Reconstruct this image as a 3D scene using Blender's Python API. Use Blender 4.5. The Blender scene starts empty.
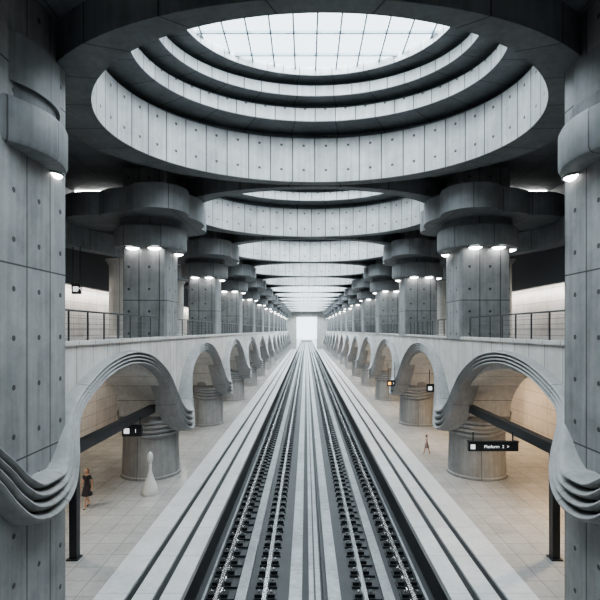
import bpy, bmesh, math, random
from math import sin, cos, pi, sqrt, exp, radians
from mathutils import Vector
random.seed(3)
scene = bpy.context.scene
COL = scene.collection

# ------------------------------------------------------------ materials
def new_mat(name):
    m = bpy.data.materials.new(name); m.use_nodes = True
    nt = m.node_tree; nt.nodes.clear()
    out = nt.nodes.new('ShaderNodeOutputMaterial')
    b = nt.nodes.new('ShaderNodeBsdfPrincipled')
    nt.links.new(b.outputs[0], out.inputs[0])
    return m, nt, b

def math_n(nt, op, a, b=None, c=None):
    n = nt.nodes.new('ShaderNodeMath'); n.operation = op
    for i, v in enumerate((a, b, c)):
        if v is None: continue
        if isinstance(v, (int, float)): n.inputs[i].default_value = v
        else: nt.links.new(v, n.inputs[i])
    return n.outputs[0]

def concrete(name, col, px=1.2, py=2.4, dv=1.2, line=0.02, dot=0.045, rough=0.6, contrast=0.38, lineval=0.35):
    m, nt, b = new_mat(name)
    tc = nt.nodes.new('ShaderNodeTexCoord')
    sep = nt.nodes.new('ShaderNodeSeparateXYZ'); nt.links.new(tc.outputs['UV'], sep.inputs[0])
    u, v = sep.outputs[0], sep.outputs[1]
    pu = math_n(nt, 'PINGPONG', u, px/2)
    pv = math_n(nt, 'PINGPONG', v, py/2)
    mask = math_n(nt, 'LESS_THAN', math_n(nt, 'MINIMUM', pu, pv), line)
    if dot > 0:
        a = math_n(nt, 'SUBTRACT', px/2, pu)
        pd = math_n(nt, 'PINGPONG', v, dv/2)
        bb = math_n(nt, 'SUBTRACT', dv/2, pd)
        d2 = math_n(nt, 'ADD', math_n(nt, 'MULTIPLY', a, a), math_n(nt, 'MULTIPLY', bb, bb))
        dd = math_n(nt, 'LESS_THAN', d2, dot*dot)
        mask = math_n(nt, 'MAXIMUM', mask, dd)
    n1 = nt.nodes.new('ShaderNodeTexNoise'); n1.inputs['Scale'].default_value = 0.7; n1.inputs['Detail'].default_value = 5
    n1.inputs['Roughness'].default_value = 0.72
    nt.links.new(tc.outputs['Object'], n1.inputs['Vector'])
    mp = nt.nodes.new('ShaderNodeMapping'); mp.inputs['Scale'].default_value = (6, 6, 0.3)
    nt.links.new(tc.outputs['Object'], mp.inputs[0])
    n2 = nt.nodes.new('ShaderNodeTexNoise'); n2.inputs['Scale'].default_value = 1.0; n2.inputs['Detail'].default_value = 2
    nt.links.new(mp.outputs[0], n2.inputs['Vector'])
    fu = math_n(nt, 'FLOOR', math_n(nt, 'DIVIDE', u, px)); fv = math_n(nt, 'FLOOR', math_n(nt, 'DIVIDE', v, py))
    cmb = nt.nodes.new('ShaderNodeCombineXYZ'); nt.links.new(fu, cmb.inputs[0]); nt.links.new(fv, cmb.inputs[1])
    wn = nt.nodes.new('ShaderNodeTexWhiteNoise'); nt.links.new(cmb.outputs[0], wn.inputs['Vector'])
    s = math_n(nt, 'ADD', math_n(nt, 'MULTIPLY', n1.outputs['Fac'], 1.2), math_n(nt, 'MULTIPLY', n2.outputs['Fac'], 0.6))
    s = math_n(nt, 'ADD', s, math_n(nt, 'MULTIPLY', wn.outputs['Value'], 0.2))
    s = math_n(nt, 'SUBTRACT', s, 1.0)
    s = math_n(nt, 'MULTIPLY_ADD', s, contrast*2.4, 1.0)
    s = math_n(nt, 'MAXIMUM', s, 0.3)
    mk = math_n(nt, 'MULTIPLY_ADD', mask, lineval-1.0, 1.0)
    s = math_n(nt, 'MULTIPLY', s, mk)
    vm = nt.nodes.new('ShaderNodeVectorMath'); vm.operation = 'SCALE'
    vm.inputs[0].default_value = col; nt.links.new(s, vm.inputs['Scale'])
    nt.links.new(vm.outputs[0], b.inputs['Base Color'])
    b.inputs['Roughness'].default_value = rough
    return m

def plain(name, col, rough=0.5, metal=0.0, noise=0.1):
    m, nt, b = new_mat(name)
    tc = nt.nodes.new('ShaderNodeTexCoord')
    n1 = nt.nodes.new('ShaderNodeTexNoise'); n1.inputs['Scale'].default_value = 1.5; n1.inputs['Detail'].default_value = 2
    nt.links.new(tc.outputs['Object'], n1.inputs['Vector'])
    s = math_n(nt, 'MULTIPLY_ADD', n1.outputs['Fac'], noise*2, 1.0-noise)
    vm = nt.nodes.new('ShaderNodeVectorMath'); vm.operation = 'SCALE'
    vm.inputs[0].default_value = col; nt.links.new(s, vm.inputs['Scale'])
    nt.links.new(vm.outputs[0], b.inputs['Base Color'])
    b.inputs['Roughness'].default_value = rough; b.inputs['Metallic'].default_value = metal
    return m

def emis(name, col, st):
    m, nt, b = new_mat(name)
    b.inputs['Base Color'].default_value = (*col, 1)
    b.inputs['Emission Color'].default_value = (*col, 1)
    b.inputs['Emission Strength'].default_value = st
    return m

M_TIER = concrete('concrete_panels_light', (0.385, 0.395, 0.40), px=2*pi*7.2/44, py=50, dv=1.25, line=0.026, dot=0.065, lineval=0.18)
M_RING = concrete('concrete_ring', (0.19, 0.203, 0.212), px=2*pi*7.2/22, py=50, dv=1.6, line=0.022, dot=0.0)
M_SHADE  = concrete('concrete_shade', (0.14, 0.153, 0.162), px=2*pi*7.2/22, py=50, dv=1.6, line=0.024, dot=0.0)  # darker ring concrete; shade of undersides and recesses put into its colour
M_WALL = concrete('concrete_fascia', (0.53, 0.52, 0.50), px=1.2, py=50, dv=50, line=0.02, dot=0.0, lineval=0.35, contrast=0.28)
M_OUTW = concrete('concrete_back_wall', (0.52, 0.50, 0.475), px=3.6, py=0.9, dv=50, line=0.018, dot=0.0, lineval=0.5, contrast=0.28)
M_COLM = concrete('concrete_column_face', (0.225, 0.235, 0.24), px=1.1, py=4.8, dv=1.2, line=0.022, dot=0.07, lineval=0.2, contrast=0.45)
M_DRUM = concrete('concrete_drum', (0.285, 0.285, 0.28), px=2.45, py=60, dv=60, line=0.018, dot=0.0)
M_RIB  = concrete('concrete_moulding', (0.265, 0.268, 0.268), px=3.6, py=60, dv=60, line=0.012, dot=0.0, contrast=0.3)
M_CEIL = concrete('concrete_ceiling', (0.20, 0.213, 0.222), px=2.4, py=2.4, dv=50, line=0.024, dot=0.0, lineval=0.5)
M_FLOOR = concrete('platform_tiles', (0.355, 0.345, 0.33), px=0.9, py=0.9, dv=50, line=0.014, dot=0.0, rough=0.16, contrast=0.22, lineval=0.6)
M_EDGE = concrete('platform_edge_stone', (0.52, 0.525, 0.525), px=50, py=2.4, dv=50, line=0.014, dot=0.0, rough=0.35, contrast=0.2, lineval=0.6)
M_SLAB = concrete('track_slab', (0.27, 0.288, 0.298), px=50, py=3.0, dv=50, line=0.014, dot=0.0, rough=0.28, contrast=0.45, lineval=0.5)
M_BED = plain('trackbed_dark', (0.035, 0.039, 0.042), 0.5, noise=0.35)
M_DARK = plain('dark_paint', (0.02, 0.023, 0.026), 0.45)
M_BULK = plain('bulkhead_panel', (0.06, 0.067, 0.073), 0.6)
M_STEEL = plain('rail_steel', (0.55, 0.56, 0.57), 0.22, 0.9)
M_CLIP = plain('rail_fixing', (0.012, 0.014, 0.016), 0.35)
M_RAILNG = plain('balustrade_steel', (0.10, 0.11, 0.12), 0.35, 0.7)
M_LAMP = emis('lamp_glass', (1.0, 0.98, 0.95), 16.0)
M_MULL = plain('mullion', (0.20, 0.26, 0.30), 0.5)
M_SIGNW = emis('sign_letters', (0.9, 0.93, 0.95), 0.8)
M_SIGNO = emis('sign_amber', (1.0, 0.45, 0.08), 3.0)

# ------------------------------------------------------------ mesh builder
class MB:
    def __init__(s): s.v=[]; s.f=[]; s.uv=[]; s.m=[]
    def add(s, vs, fs, uvs=None, mi=0):
        o=len(s.v); s.v += [tuple(p) for p in vs]
        for i,f in enumerate(fs):
            s.f.append([o+j for j in f]); s.uv.append(uvs[i] if uvs else None); s.m.append(mi)
    def box(s,x0,x1,y0,y1,z0,z1,mi=0):
        if x0>x1: x0,x1=x1,x0
        vs=[(x0,y0,z0),(x1,y0,z0),(x1,y1,z0),(x0,y1,z0),(x0,y0,z1),(x1,y0,z1),(x1,y1,z1),(x0,y1,z1)]
        s.add(vs,[(0,3,2,1),(4,5,6,7),(0,1,5,4),(1,2,6,5),(2,3,7,6),(3,0,4,7)],None,mi)
    def lathe(s,prof,cx=0,cy=0,N=48,mi=0,cap=True,tilt=None):
        vs=[];fs=[];uv=[];c=0;L=[0]
        for i in range(1,len(prof)):
            c+=math.hypot(prof[i][0]-prof[i-1][0],prof[i][1]-prof[i-1][1]);L.append(c)
        R=max(p[0] for p in prof)
        for r,z in prof:
            for j in range(N):
                a=2*pi*j/N; vs.append((cx+r*cos(a),cy+r*sin(a),z+(tilt(a) if tilt else 0)))
        for i in range(len(prof)-1):
            for j in range(N):
                k=(j+1)%N
                fs.append((i*N+j,i*N+k,(i+1)*N+k,(i+1)*N+j))
                u0=2*pi*R*j/N;u1=2*pi*R*(j+1)/N
                uv.append([(u0,L[i]),(u1,L[i]),(u1,L[i+1]),(u0,L[i+1])])
        if cap:
            n=len(prof)-1
            fs.append(tuple(range(N-1,-1,-1)));uv.append(None)
            fs.append(tuple(n*N+j for j in range(N)));uv.append(None)
        s.add(vs,fs,uv,mi)
    def prism(s,pts,z0,z1,mi=0,bot=None):
        n=len(pts);vs=[(x,y,z0) for x,y in pts]+[(x,y,z1) for x,y in pts]
        s.add(vs,[tuple(range(n-1,-1,-1)),tuple(range(n,2*n))],None,mi if bot is None else bot)
        fs=[];uv=[];c=0
        for i in range(n):
            j=(i+1)%n;d=math.dist(pts[i],pts[j])
            fs.append((i,j,n+j,n+i));uv.append([(c,z0),(c+d,z0),(c+d,z1),(c,z1)]);c+=d
        s.add(vs,fs,uv,mi)
    def mesh(s,name,mats,ang=35):
        me=bpy.data.meshes.new(name);me.from_pydata(s.v,[],s.f)
        for m in mats: me.materials.append(m)
        me.polygons.foreach_set('material_index',s.m)
        ul=me.uv_layers.new(name='UVMap');me.update()
        for p in me.polygons:
            u=s.uv[p.index]
            if u:
                for k,li in enumerate(p.loop_indices): ul.data[li].uv=u[k]
            else:
                n=p.normal
                for li in p.loop_indices:
                    x,y,z=me.vertices[me.loops[li].vertex_index].co
                    if abs(n.z)>0.7: q=(x,y)
                    elif abs(n.x)>abs(n.y): q=(y,z)
                    else: q=(x,z)
                    ul.data[li].uv=q
        me.polygons.foreach_set('use_smooth',[True]*len(me.polygons))
        me.set_sharp_from_angle(angle=radians(ang));me.update()
        return me
def put(name,me,loc=(0,0,0),parent=None,rot=(0,0,0)):
    o=bpy.data.objects.new(name,me);o.location=loc;o.rotation_euler=rot;COL.objects.link(o)
    if parent: o.parent=parent
    return o
def empty(name,loc=(0,0,0)):
    o=bpy.data.objects.new(name,None);o.location=loc;COL.objects.link(o);return o

# ------------------------------------------------------------ layout
SP=14.4; P0=12.6; NB=14
PX={-1:9.0, 1:9.3}
YS=-9.0; YE=200.0
ZM=7.5; ZR=15.6; ZC=16.7
CX0=18.1
K0=-1

for sg in (-1,1):
    b=MB(); b.box(sg*4.1,sg*15.98,YS,YE,-1.6,0.0,0)
    b.box(sg*4.06,sg*4.1,YS,YE,-1.1,-0.12,1)
    put('platform',b.mesh('platform',[M_FLOOR,M_DARK]))
    b=MB()
    for a,c,z in ((3.98,4.60,0.10),(4.82,5.42,0.10),(5.64,6.55,0.10)):
        b.box(sg*a,sg*c,YS,YE,0.005 if a>4.1 else -0.12,z,0)
    b.box(sg*4.60,sg*4.82,YS,YE,0.005,0.02,1); b.box(sg*5.42,sg*5.64,YS,YE,0.005,0.02,1)
    put('platform_edge_coping',b.mesh('coping',[M_EDGE,M_DARK]))
b=MB(); b.box(-4.05,4.05,YS,YE+250,-1.6,-1.15,0)
put('trackbed',b.mesh('trackbed',[M_BED]))
b=MB(); b.box(-60,-4.1,YE+0.7,YE+250,-1.6,-0.3); b.box(4.1,60,YE+0.7,YE+250,-1.6,-0.3)
put('ground',b.mesh('ground',[M_EDGE]))
b=MB()
for x0,x1,z in ((-0.2,0.2,-0.95),(-0.88,-0.44,-1.0),(0.44,0.88,-1.0)):
    b.box(x0,x1,YS,YE+150,-1.15,z)
for c in (-2.5,2.5):
    b.box(c-0.18,c+0.18,YS,YE+150,-1.15,-1.0)
    for sg in (-1,1):
        if c*sg>0: b.box(c+sg*1.20,c+sg*1.29,YS,YE+150,-1.15,-0.98)
put('track_slab',b.mesh('track_slab',[M_SLAB]))
b=MB(); b.box(-0.34,-0.28,YS,YE,-1.15,-0.88); b.box(0.28,0.34,YS,YE,-1.15,-0.88); b.box(-0.03,0.03,YS,YE,-1.0,-0.90)
put('cable_conduit',b.mesh('cable_conduit',[M_DARK]))
for c in (-2.5,2.5):
    e=empty('railway_track',(c,0,-1.15))
    prof=[(-0.10,0.04),(0.10,0.04),(0.10,0.06),(0.025,0.08),(0.025,0.20),(0.07,0.22),(0.07,0.28),(-0.07,0.28),(-0.07,0.22),(-0.025,0.20),(-0.025,0.08),(-0.10,0.06)]
    for i,r in enumerate((-0.8,0.8)):
        b=MB(); n=len(prof)
        vs=[(r+x,YS,z) for x,z in prof]+[(r+x,YE+150,z) for x,z in prof]
        b.add(vs,[(j,(j+1)%n,n+(j+1)%n,n+j) for j in range(n)]+[tuple(range(n)),tuple(range(n,2*n))])
        put('rail_%d'%(i+1),b.mesh('rail',[M_STEEL]),parent=e)
    b=MB(); 
    y=0.0
    while y<YE:
        for r in (-0.8,0.8):
            b.box(r-0.38,r+0.56 if r<0 else r+0.38,y-0.2,y+0.2,0,0.08,1)
            for q in (-1,1):
                b.box(r+q*0.10,r+q*0.34,y-0.14,y+0.14,0.08,0.20)
                b.box(r+q*0.18,r+q*0.24,y-0.04,y+0.04,0.20,0.26,2)
        y+=0.78
    put('fixings',b.mesh('fixings',[M_CLIP,M_BED,M_STEEL,M_SLAB]),parent=e)

# arcade wall with arches, moulding
def zb(t):
    if t<=1.45: return 3.4
    s=max(0,min(1,(7.2-t)/5.75)); return 3.4+2.95*(max(0,1-s**2.1))**0.5
KN=[(0,3.0),(0.7,3.2),(1.2,3.75),(1.6,4.45),(2.2,5.3),(3.0,5.9),(4.5,6.5),(6.0,6.78),(7.2,6.85)]
def interp(x):
    x=min(max(x,0),7.2)
    for i in range(len(KN)-1):
        if KN[i][0]<=x<=KN[i+1][0]:
            x0,y0=KN[i];x1,y1=KN[i+1]
            m0=(KN[i+1][1]-KN[i-1][1])/(KN[i+1][0]-KN[i-1][0]) if i>0 else 0
            m1=(KN[i+2][1]-y0)/(KN[i+2][0]-x0) if i+2<len(KN) else 0
            h=x1-x0;t=(x-x0)/h
            return (2*t**3-3*t*t+1)*y0+(t**3-2*t*t+t)*h*m0+(-2*t**3+3*t*t)*y1+(t**3-t*t)*h*m1
def near(y):
    k=round((y-P0)/SP); return k,abs(y-(P0+k*SP))
for sg in (-1,1):
    P=PX[sg]
    b=MB(); ys=[]
    for k in range(K0,NB):
        y0=P0+k*SP
        ys+= [y0-1.45,y0+1.45-0.001]
        for i in range(0,49):
            a=pi*i/48; s=-cos(a); ys.append(y0+7.2+5.75*s)
    ys=sorted(set([round(y,4) for y in ys]));ys=[y for y in ys if y<=YE]
    U0,U1=1.25,-1.25
    X0=sg*(P-U0);X1=sg*(P-U1)
    L=0
    for i in range(len(ys)-1):
        ya,yb=ys[i],ys[i+1];za,zbb=zb(near(ya)[1]),zb(near(yb)[1])
        dl=math.hypot(yb-ya,zbb-za)
        b.add([(X0,ya,za),(X0,yb,zbb),(X0,yb,ZM),(X0,ya,ZM)],[(0,1,2,3)],[[(ya,za),(yb,zbb),(yb,ZM),(ya,ZM)]])
        b.add([(X1,ya,za),(X1,yb,zbb),(X1,yb,ZM),(X1,ya,ZM)],[(3,2,1,0)],[[(ya,ZM),(yb,ZM),(yb,zbb),(ya,za)]])
        b.add([(X0,ya,za),(X1,ya,za),(X1,yb,zbb),(X0,yb,zbb)],[(0,1,2,3)],[[(L+0.6,0),(L+0.6,2.5),(L+dl+0.6,2.5),(L+dl+0.6,0)]])
        L+=dl
    me=b.mesh('arcade',[M_WALL]); 
    bm=bmesh.new();bm.from_mesh(me);bmesh.ops.remove_doubles(bm,verts=bm.verts,dist=0.0005);bm.to_mesh(me);bm.free()
    me.set_sharp_from_angle(angle=radians(30))
    put('arcade',me)
    b=MB(); b.box(sg*(P-1.33),sg*(P-0.7),YS,YE,ZM+0.005,ZM+0.14)
    put('mezzanine_kerb',b.mesh('kerb',[M_WALL]))
    # ribbon
    b=MB(); yy=[];y=P0+K0*SP
    while y<YE-0.2:
        yy.append(y); t=near(y)[1]; y+= 0.12 if t<2.6 else 0.4
    cs=[(-2.0,-0.5)]
    for r in range(4):
        for q in range(7):
            f=q/6; cs.append((-2+r+f, 0.14+0.24*sin(pi*f)**0.6 if 0<f<1 else 0.12))
    cs.append((2.0,-0.5))
    rows=[];L=0;prev=None;us=[]
    for y in yy:
        k,t=near(y); 
        z=interp(t)+(0.65*exp(-(t/1.8)**2) if k==0 else 0)
        zz2=interp(min(7.2,t+0.05));zz1=interp(max(0,t-0.05))
        sl=(zz2-zz1)/0.1*(1 if y>=P0+k*SP else -1)
        if t<0.06: sl=0
        nrm=Vector((-sl,1)).normalized()
        w=0.15+0.17*exp(-(t/1.6)**2)
        base=1.25+0.50*exp(-(t/1.3)**2)
        pr=1+0.7*exp(-(t/2.2)**2)
        if k==0:
            base=1.25+(0.85*exp(-(t/1.8)**4) if sg>0 else 0.42*exp(-(t/1.7)**4))
            w=0.14+0.16*exp(-(t/1.7)**2)
            pr=1+(0.4 if sg<0 else 0.6)*exp(-(t/1.8)**2)
        row=[]
        for n,p in cs:
            uu=base+(p*pr if p>0 else p)
            row.append((sg*(P-uu), y+nrm.x*n*w, z+nrm.y*n*w))
        if prev is not None: L+=math.hypot(y-prev[0],z-prev[1])
        prev=(y,z);rows.append(row);us.append(L)
    n=len(cs);vs=[p for r in rows for p in r];fs=[];uv=[]
    for i in range(len(rows)-1):
        for j in range(n-1):
            fs.append((i*n+j,i*n+j+1,(i+1)*n+j+1,(i+1)*n+j))
            uv.append([(us[i]+.6,j*.1+1),(us[i]+.6,j*.1+1.1),(us[i+1]+.6,j*.1+1.1),(us[i+1]+.6,j*.1+1)])
    b.add(vs,fs,uv)
    put('arch_moulding',b.mesh('arch_moulding',[M_RIB],50))
    b=MB(); b.box(sg*(P-1.2),sg*15.98,YS,YE,ZM-0.45,ZM-0.01,0)
    put('mezzanine_floor',b.mesh('mezz',[M_CEIL]))
    b=MB(); b.box(sg*16,sg*16.4,YS,YE,-1.6,ZC+0.4,0)
    put('wall_left' if sg<0 else 'wall_right',b.mesh('wall',[M_OUTW]))
    b=MB(); b.box(sg*14.9,sg*15.98,YS,YE,11.0,ZC-0.01,0); b.box(sg*14.85,sg*15.0,YS,YE,10.85,11.05,0)
    put('bulkhead',b.mesh('bulkhead',[M_BULK]))
    b=MB(); N=220
    vs=[];fs=[]
    for i in range(N+1):
        y=YS+(YE-YS)*i/N; off=1.1*cos(2*pi*(y-P0)/SP)
        xc=12.9+off
        for (dx,dz) in ((-0.45,12.8),(0.45,12.8),(0.45,14.0),(-0.45,14.0)):
            vs.append((sg*(xc+dx),y,dz))
    for i in range(N):
        for j in range(4):
            fs.append((i*4+j,i*4+(j+1)%4,(i+1)*4+(j+1)%4,(i+1)*4+j))
    b.add(vs,fs)
    put('wave_beam',b.mesh('wave_beam',[M_RING]))
    for k in range(K0,NB-1):
        y0=P0+k*SP+1.7;y1=P0+(k+1)*SP-1.7
        b=MB(); x=sg*(P-0.95)
        nP=9
        for i in range(nP):
            y=y0+(y1-y0)*i/(nP-1)
            b.box(x-0.025,x+0.025,y-0.025,y+0.025,ZM+0.14,ZM+1.15)
        b.box(x-0.035,x+0.035,y0,y1,ZM+1.12,ZM+1.18)
        for q in (0.3,0.5,0.7,0.9): b.box(x-0.01,x+0.01,y0,y1,ZM+q,ZM+q+0.015)
        put('balustrade',b.mesh('balustrade',[M_RAILNG]))

# columns
def rsq(h,c=0.1):
    return [(h,-h+c),(h,h-c),(h-c,h),(-h+c,h),(-h,h-c),(-h,-h+c),(-h+c,-h),(h-c,-h)]
def blob(sg,nearp):
    pts=[]
    L=((0,0,2.9),(sg*2.6,0.0,2.1),(-sg*1.1,2.2,1.5),(-sg*1.1,-2.2,1.5))
    if nearp: L=((0,0,2.0),(sg*2.6,0.0,2.1))
    for i in range(120):
        a=2*pi*i/120
        d=Vector((cos(a),sin(a)))
        best=0
        for cx,cy,r in L:
            c=Vector((cx,cy)); pr=d.dot(c); q=pr*pr-(c.length_squared-r*r)
            if q>=0: best=max(best,pr+sqrt(q))
        pts.append((d.x*best,d.y*best))
    return pts
def column_mesh(sg,nearp):
    b=MB()
    cr=2.15 if sg>0 else 1.95
    if nearp:
        b.prism(rsq(1.68 if sg>0 else 1.62),0,ZC,0)
    else:
        b.prism(rsq(1.34 if sg>0 else 1.18),ZM,ZC,0)
        b.lathe([(1.62,0),(1.62,0.12),(1.55,0.15),(1.50,1.9),(1.5,3.6),(1.4,4.3),(1.25,4.8)],0,0,56,1)
        pr=[(1.4,2.3)]
        for r in range(4):
            for q in range(0,7):
                f=q/6; pr.append((1.56+0.04*r+(0.13*sin(pi*f)**0.6 if 0<f<1 else 0),2.35+0.25*(r+f)))
        pr+=[(1.4,3.5)]
        b.lathe(pr,0,0,72,5,cap=False,tilt=lambda a:0.16*cos(a)*sg+0.12*cos(2*a))
    if nearp: cr+=0.25
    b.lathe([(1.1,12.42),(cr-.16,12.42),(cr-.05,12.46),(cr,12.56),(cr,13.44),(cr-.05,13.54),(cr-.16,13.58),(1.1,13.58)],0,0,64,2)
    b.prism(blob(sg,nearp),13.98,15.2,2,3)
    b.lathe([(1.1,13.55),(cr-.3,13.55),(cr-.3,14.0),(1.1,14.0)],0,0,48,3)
    for a in ((-1.95,-1.15,2.5,0.6) if sg<0 else (-1.95,-1.2,-0.45,2.5)):
        x,y=(cr-.46)*cos(a),(cr-.46)*sin(a)
        b.lathe([(0.01,12.27),(0.2,12.29),(0.33,12.36),(0.34,12.42)],x,y,20,4)
        b.lathe([(0.34,12.38),(0.38,12.36),(0.40,12.42)],x,y,20,3,cap=False)
    return b.mesh('column',[M_COLM,M_DRUM,M_RING,M_SHADE,M_LAMP,M_RIB])
for sg in (-1,1):
    mn=column_mesh(sg,True); mf=column_mesh(sg,False)
    for k in range(K0,NB):
        y=P0+k*SP
        if y>YE-1: continue
        put('concrete_column',mn if k<=0 else mf,(sg*PX[sg] if (k>0 or sg<0) else 9.02,y,0))
    b=MB(); b.lathe([(0.8,ZM),(0.7,ZM+0.1),(0.7,12.4),(0.95,12.8)],0,0,36,0)
    ms=b.mesh('round_column',[M_WALL])
    for k in range(0,NB-1):
        put('round_column',ms,(sg*13.1,P0+k*SP+6.0,0))

# ceiling slab with elliptical holes
SX=0.15
hx,hy=8.85,7.05
b=MB()
for k in range(-1,NB-1):
    cy=CX0+k*SP; hw=15.98; hl=SP/2
    angs=[2*pi*i/96 for i in range(96)]+[math.atan2(q*hl,p*hw)%(2*pi) for p in (-1,1) for q in (-1,1)]
    angs=sorted(set(angs))
    inn=[];outp=[]
    for a in angs:
        c,s_=cos(a),sin(a)
        r=1/sqrt((c/hx)**2+(s_/hy)**2); inn.append((r*c+SX,cy+r*s_,ZC))
        R=min(hw/abs(c) if abs(c)>1e-6 else 1e9, hl/abs(s_) if abs(s_)>1e-6 else 1e9); outp.append((R*c,cy+R*s_,ZC))
    n=len(angs)
    b.add(inn+outp,[(i,(i+1)%n,n+(i+1)%n,n+i) for i in range(n)])
b.box(-15.98,15.98,CX0+(NB-1.5)*SP,YE,ZC,ZC+0.3)
b.box(-15.98,15.98,YS,CX0-1.5*SP,ZC,ZC+0.3)
put('ceiling',b.mesh('ceiling',[M_CEIL]))

# skylights  (rx, ry, z, material of the segment that starts here: 0 tier,1 ring,3 soffits and recesses, shade in the colour)
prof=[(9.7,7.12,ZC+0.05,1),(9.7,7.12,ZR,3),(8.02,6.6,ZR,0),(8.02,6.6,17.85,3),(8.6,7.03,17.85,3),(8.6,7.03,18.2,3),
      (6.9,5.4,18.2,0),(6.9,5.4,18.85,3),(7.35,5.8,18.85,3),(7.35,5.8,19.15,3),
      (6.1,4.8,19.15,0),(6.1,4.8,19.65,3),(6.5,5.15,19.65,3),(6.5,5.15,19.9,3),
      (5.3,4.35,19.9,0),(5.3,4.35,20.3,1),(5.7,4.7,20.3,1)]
def sky_mesh():
    b=MB(); N=132
    for i in range(len(prof)-1):
        a=prof[i];c=prof[i+1]
        vs=[]
        for (rx,ry,z,_) in (a,c):
            for j in range(N):
                t=2*pi*j/N; vs.append((rx*cos(t),ry*sin(t),z))
        d=math.dist(a[:3],c[:3]); fs=[];uv=[]
        for j in range(N):
            k=(j+1)%N; fs.append((j,k,N+k,N+j)); u0=2*pi*7.2*j/N;u1=2*pi*7.2*(j+1)/N
            uv.append([(u0,0),(u1,0),(u1,d),(u0,d)])
        b.add(vs,fs,uv,a[3])
    gx,gy=5.35,4.4
    for i in range(-5,6):
        x=i*0.95; yl=gy*sqrt(max(0,1-(x/gx)**2)); b.box(x-0.03,x+0.03,-yl,yl,20.16,20.28,2)
    for i in range(-2,3):
        y=i*1.6; xl=gx*sqrt(max(0,1-(y/gy)**2)); b.box(-xl,xl,y-0.03,y+0.03,20.16,20.28,2)
    return b.mesh('skylight_shell',[M_TIER,M_RING,M_MULL,M_SHADE])
sm=sky_mesh()
for k in range(-1,NB-1):
    cy=CX0+k*SP
    e=empty('skylight',(SX,cy,0))
    put('stepped_ring_shell',sm,parent=e)
    ld=bpy.data.lights.new('skylight_daylight','AREA');ld.shape='ELLIPSE';ld.size=10.8;ld.size_y=8.8
    ld.energy=2900 if k<2 else (4400 if k<5 else 7800); ld.color=(0.86,0.95,1.0)
    lo=bpy.data.objects.new('daylight',ld);COL.objects.link(lo);lo.location=(0,0,20.45);lo.parent=e

# ceiling strip lights
b=MB(); b.box(-1.3,1.3,-0.09,0.09,-0.1,0,0)
sl=b.mesh('strip',[M_LAMP])
for k in range(0,NB-1):
    for sg in (-1,1): put('strip_light',sl,(sg*13.4,P0+k*SP+17.4-14.4,ZC-0.02))

# end wall with portal
b=MB()
b.box(-16.4,-4.2,YE,YE+0.6,-1.6,ZC+4); b.box(4.2,16.4,YE,YE+0.6,-1.6,ZC+4); b.box(-4.2,4.2,YE,YE+0.6,13.4,ZC+4)
put('wall_back',b.mesh('wall_back',[M_WALL]))
b=MB(); b.box(-16.4,16.4,YS-0.4,YS,-1.6,ZC+4)
put('wall_front',b.mesh('wall_front',[M_WALL]))

def area(name,loc,rot,sx,sy,en,col):
    ld=bpy.data.lights.new(name,'AREA');ld.shape='RECTANGLE';ld.size=sx;ld.size_y=sy;ld.energy=en;ld.color=col
    o=bpy.data.objects.new(name,ld);COL.objects.link(o);o.location=loc;o.rotation_euler=rot;return o
for sg in (-1,1):
    area('gallery_fill',(sg*15.3,95,10.8),(0,sg*radians(-35),0),0.25,200,4800,(1.0,0.95,0.88))  # added fill strips to brighten the gallery walls, not actual fittings
b=MB(); b.lathe([(0.01,0),(0.3,0),(0.33,0.05)],0,0,24,0,cap=True)
dm=b.mesh('downlight',[M_LAMP])
for k in range(0,8):
    for sg in (-1,1):
        y=P0+k*SP+7.0
        e=put('downlight',dm,(sg*12.4,y,ZM-0.5))
        ld=bpy.data.lights.new('downlamp','SPOT');ld.spot_size=radians(155);ld.spot_blend=1;ld.shadow_soft_size=0.3
        ld.energy=3600 if sg>0 else 1300; ld.color=(1.0,0.72,0.46) if sg>0 else (1.0,0.86,0.70)
        o=bpy.data.objects.new('lamp',ld);COL.objects.link(o);o.parent=e;o.location=(0,0,-0.1)

# portal gates
for sg in (-1,1):
    b=MB(); x=sg*8.4
    y0=16.8
    b.box(x-0.13,x+0.13,y0-0.13,y0+0.13,0,3.7)
    b.box(x-0.2,x+0.2,y0-0.2,y0+0.2,0,0.05)
    b.box(x-0.13,x+0.13,y0-0.3,25.4,3.65,4.0)
    b.box(x-0.16,x+0.16,y0-0.33,25.4,4.0,4.05)
    put('platform_portal_frame',b.mesh('portal',[M_DARK]))

def sign(loc,w,h,txt,hang,amber=False):
    e=empty('hanging_sign',loc)
    b=MB(); b.box(-w/2,w/2,-0.08,0.08,-h/2,h/2)
    b.box(-w/2-0.03,w/2+0.03,-0.1,0.1,h/2,h/2+0.04)
    for q in (-1,1): b.box(q*w*0.4-0.02,q*w*0.4+0.02,-0.02,0.02,h/2,h/2+hang)
    b.box(-w/2+0.08,-w/2+0.08+h*0.5,-0.09,-0.08,-h*0.25,h*0.25,1)
    put('panel',b.mesh('sign_panel',[M_DARK,M_SIGNO if amber else M_SIGNW]),parent=e)
    c=bpy.data.curves.new('sign_text','FONT');c.body=txt;c.size=h*0.5;c.align_x='CENTER';c.align_y='CENTER';c.extrude=0.004
    c.materials.append(M_SIGNW)
    o=bpy.data.objects.new('lettering',c);COL.objects.link(o);o.parent=e;o.location=(h*0.35,-0.086,0);o.rotation_euler=(pi/2,0,0)
sign((7.25,19.4,3.3),2.0,0.36,'Platform  2  >',0.4)
sign((8.7,32.2,4.1),1.8,0.5,'Exit  A  B',1.0)
sign((9.0,30.5,2.9),0.8,0.5,'2',1.5)
sign((6.9,40.5,3.5),0.7,0.45,'3',1.5,True)
sign((-8.4,22.4,3.3),0.9,0.5,'1',0.4)
sign((-13.2,27.0,10.3),0.5,0.55,'M',2.1)

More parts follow.
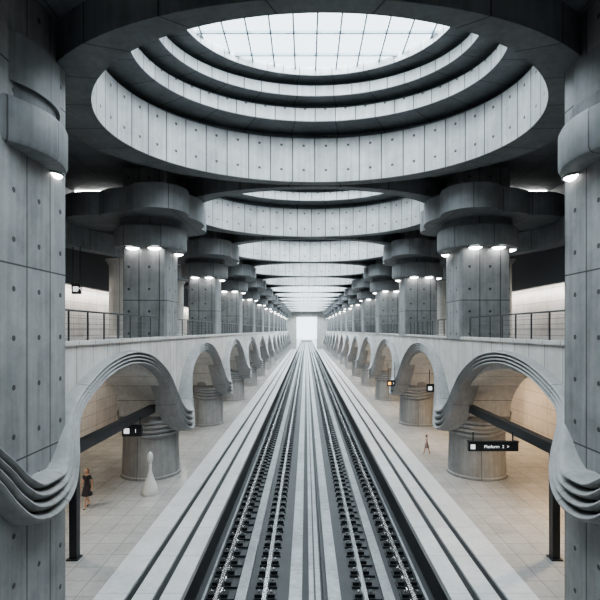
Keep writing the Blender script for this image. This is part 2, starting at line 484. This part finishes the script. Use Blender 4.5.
# sculpture
b=MB()
b.lathe([(0.05,0),(0.36,0.0),(0.38,0.08),(0.36,0.25),(0.28,0.55),(0.16,0.85),(0.09,1.1),(0.07,1.3),(0.09,1.42),(0.07,1.5),(0.12,1.62),(0.15,1.78),(0.12,1.95),(0.05,2.05),(0.01,2.07)],0,0,32,0)
put('bottle_shaped_sculpture',b.mesh('sculpture',[plain('sculpture_stone',(0.62,0.61,0.58),0.5)]),(-7.9,23.4,0))

# people
def person(name,loc,height,rotz,step,cols):
    skin,top,leg,hair,shoe=[plain(name+'_'+n,c,0.6,noise=0.05) for n,c in zip(('skin','top','legs','hair','shoes'),cols)]
    V=[];R=[];E=[]
    def a(p,r,par=None):
        V.append(p);R.append(r); 
        if par is not None:E.append((par,len(V)-1))
        return len(V)-1
    pel=a((0,0,.95),.125); sp=a((0,.01,1.1),.10,pel); ch=a((0,0,1.27),.125,sp); nb=a((0,0,1.42),.07,ch); nk=a((0,.01,1.49),.045,nb); hd=a((0,.025,1.57),.07,nk)
    for s in (-1,1):
        sh=a((s*.165,0,1.38),.055,nb); el=a((s*.215,-.02+s*.05*step,1.12),.040,sh); wr=a((s*.205,.06+s*.12*step,.90),.026,el); pm=a((s*.2,.08+s*.13*step,.83),.028,wr)
        py=V[pm][1]
        for i,(dx,l) in enumerate(((-.026,.075),(-.009,.088),(.009,.082),(.026,.065))):
            f1=a((s*.2+ .0, py+dx,.80),.009,pm); f2=a((s*.198,py+dx*1.15+.006,.80-l*.5),.008,f1); a((s*.188,py+dx*1.1+.014,.80-l),.007,f2)
        t1=a((s*.185,py+.035,.83),.010,pm); a((s*.178,py+.052,.79),.009,t1)
        hp=a((s*.09,0,.90),.095,pel); kn=a((s*.10,.03-s*.12*step,.50),.058,hp); an=a((s*.10,-.03-s*.24*step,.09),.036,kn); a((s*.11,.10-s*.24*step,.035),.034,an)
    me=bpy.data.meshes.new(name+'_rig');me.from_pydata(V,E,[]);o=bpy.data.objects.new(name+'_rig',me);COL.objects.link(o)
    md=o.modifiers.new('s','SKIN'); md.use_smooth_shade=True
    for i,r in enumerate(R): me.skin_vertices[0].data[i].radius=(r,r)
    me.skin_vertices[0].data[0].use_root=True
    sb=o.modifiers.new('d','SUBSURF');sb.levels=2;sb.render_levels=2
    dg=bpy.context.evaluated_depsgraph_get();dg.update()
    m2=bpy.data.meshes.new_from_object(o.evaluated_get(dg));bpy.data.objects.remove(o)
    m2.materials.clear()
    for m in (skin,top,leg,hair,shoe): m2.materials.append(m)
    for p in m2.polygons:
        c=p.center; z=c.z; p.use_smooth=True
        if z>1.44: p.material_index=0
        elif abs(c.x)>0.165 and z<1.27: p.material_index=0
        elif z>0.93: p.material_index=1
        elif z<0.075: p.material_index=4
        elif z<0.55: p.material_index=0
        else: p.material_index=2
    bm=bmesh.new();bm.from_mesh(m2)
    def ell(c,r,mi,seg=24,fn=None):
        g=bmesh.ops.create_uvsphere(bm,u_segments=seg,v_segments=seg//2+4,radius=1)
        for v in g['verts']:
            q=v.co.copy()
            if fn:q=fn(q)
            v.co=Vector((c[0]+q.x*r[0],c[1]+q.y*r[1],c[2]+q.z*r[2]))
        fs={f for v in g['verts'] for f in v.link_faces}
        for f in fs:f.material_index=mi;f.smooth=True
    def hf(q):
        if q.z<0: q.x*=1+0.22*q.z; q.y=q.y*(1+0.1*q.z)+(-q.z)*0.08
        return q
    ell((0,.03,1.60),(.073,.092,.112),0,24,hf)
    def hh(q):
        if q.z<0: q.z*=1.7
        if q.y>0.25: q.y=0.25+(q.y-.25)*.5; 
        if q.y>0.2 and q.z<0.45: q.y=0.2
        return q
    ell((0,.012,1.625),(.086,.10,.10),3,24,hh)
    ell((0,.125,1.595),(.012,.018,.02),0,8)
    for s in (-1,1):
        ell((s*.03,.112,1.615),(.012,.008,.007),4,8)
        ell((s*.075,.02,1.60),(.01,.02,.03),0,8)
    ell((0,.112,1.555),(.022,.008,.006),3,8)
    ring=[];N=32
    prof=[(1.06,.115,.10),(.96,.15,.13),(.85,.175,.15),(.70,.205,.185),(.56,.235,.22)]
    for z,rx,ry in prof:
        ring.append([bm.verts.new((rx*cos(2*pi*j/N)*(1+.03*cos(8*2*pi*j/N)*(1.06-z)*2),ry*sin(2*pi*j/N)*(1+.03*cos(8*2*pi*j/N)*(1.06-z)*2),z)) for j in range(N)])
    for i in range(len(ring)-1):
        for j in range(N):
            f=bm.faces.new((ring[i][j],ring[i][(j+1)%N],ring[i+1][(j+1)%N],ring[i+1][j]));f.material_index=2;f.smooth=True
    bm.to_mesh(m2);bm.free()
    o=put(name,m2,loc,rot=(0,0,rotz));s=height/1.72;o.scale=(s,s,s);return o
person('woman_walking',(-10.15,21.6,0),1.78,radians(160),0.9,((.62,.38,.26),(.04,.04,.045),(.05,.045,.05),(.26,.14,.07),(.05,.04,.035)))
person('girl_walking',(7.5,31.0,0),1.25,radians(60),1.0,((.5,.28,.20),(.50,.40,.38),(.22,.17,.17),(.10,.06,.04),(.12,.08,.07)))

# world
w=bpy.data.worlds.new('world');scene.world=w;w.use_nodes=True
nt=w.node_tree;bg=nt.nodes['Background'];bg.inputs[0].default_value=(0.80,0.92,1.0,1);bg.inputs[1].default_value=3.0

# camera
cd=bpy.data.cameras.new('camera');cam=bpy.data.objects.new('camera',cd);COL.objects.link(cam)
cd.sensor_width=36;cd.lens=28.8;cd.shift_x=-0.01;cd.shift_y=0.05;cd.clip_end=1000
cam.location=(-0.3,0,8.0);cam.rotation_euler=(pi/2,0,0)
scene.camera=cam
try: scene.view_settings.look='AgX - Medium High Contrast'
except Exception as ex: print('look',ex)
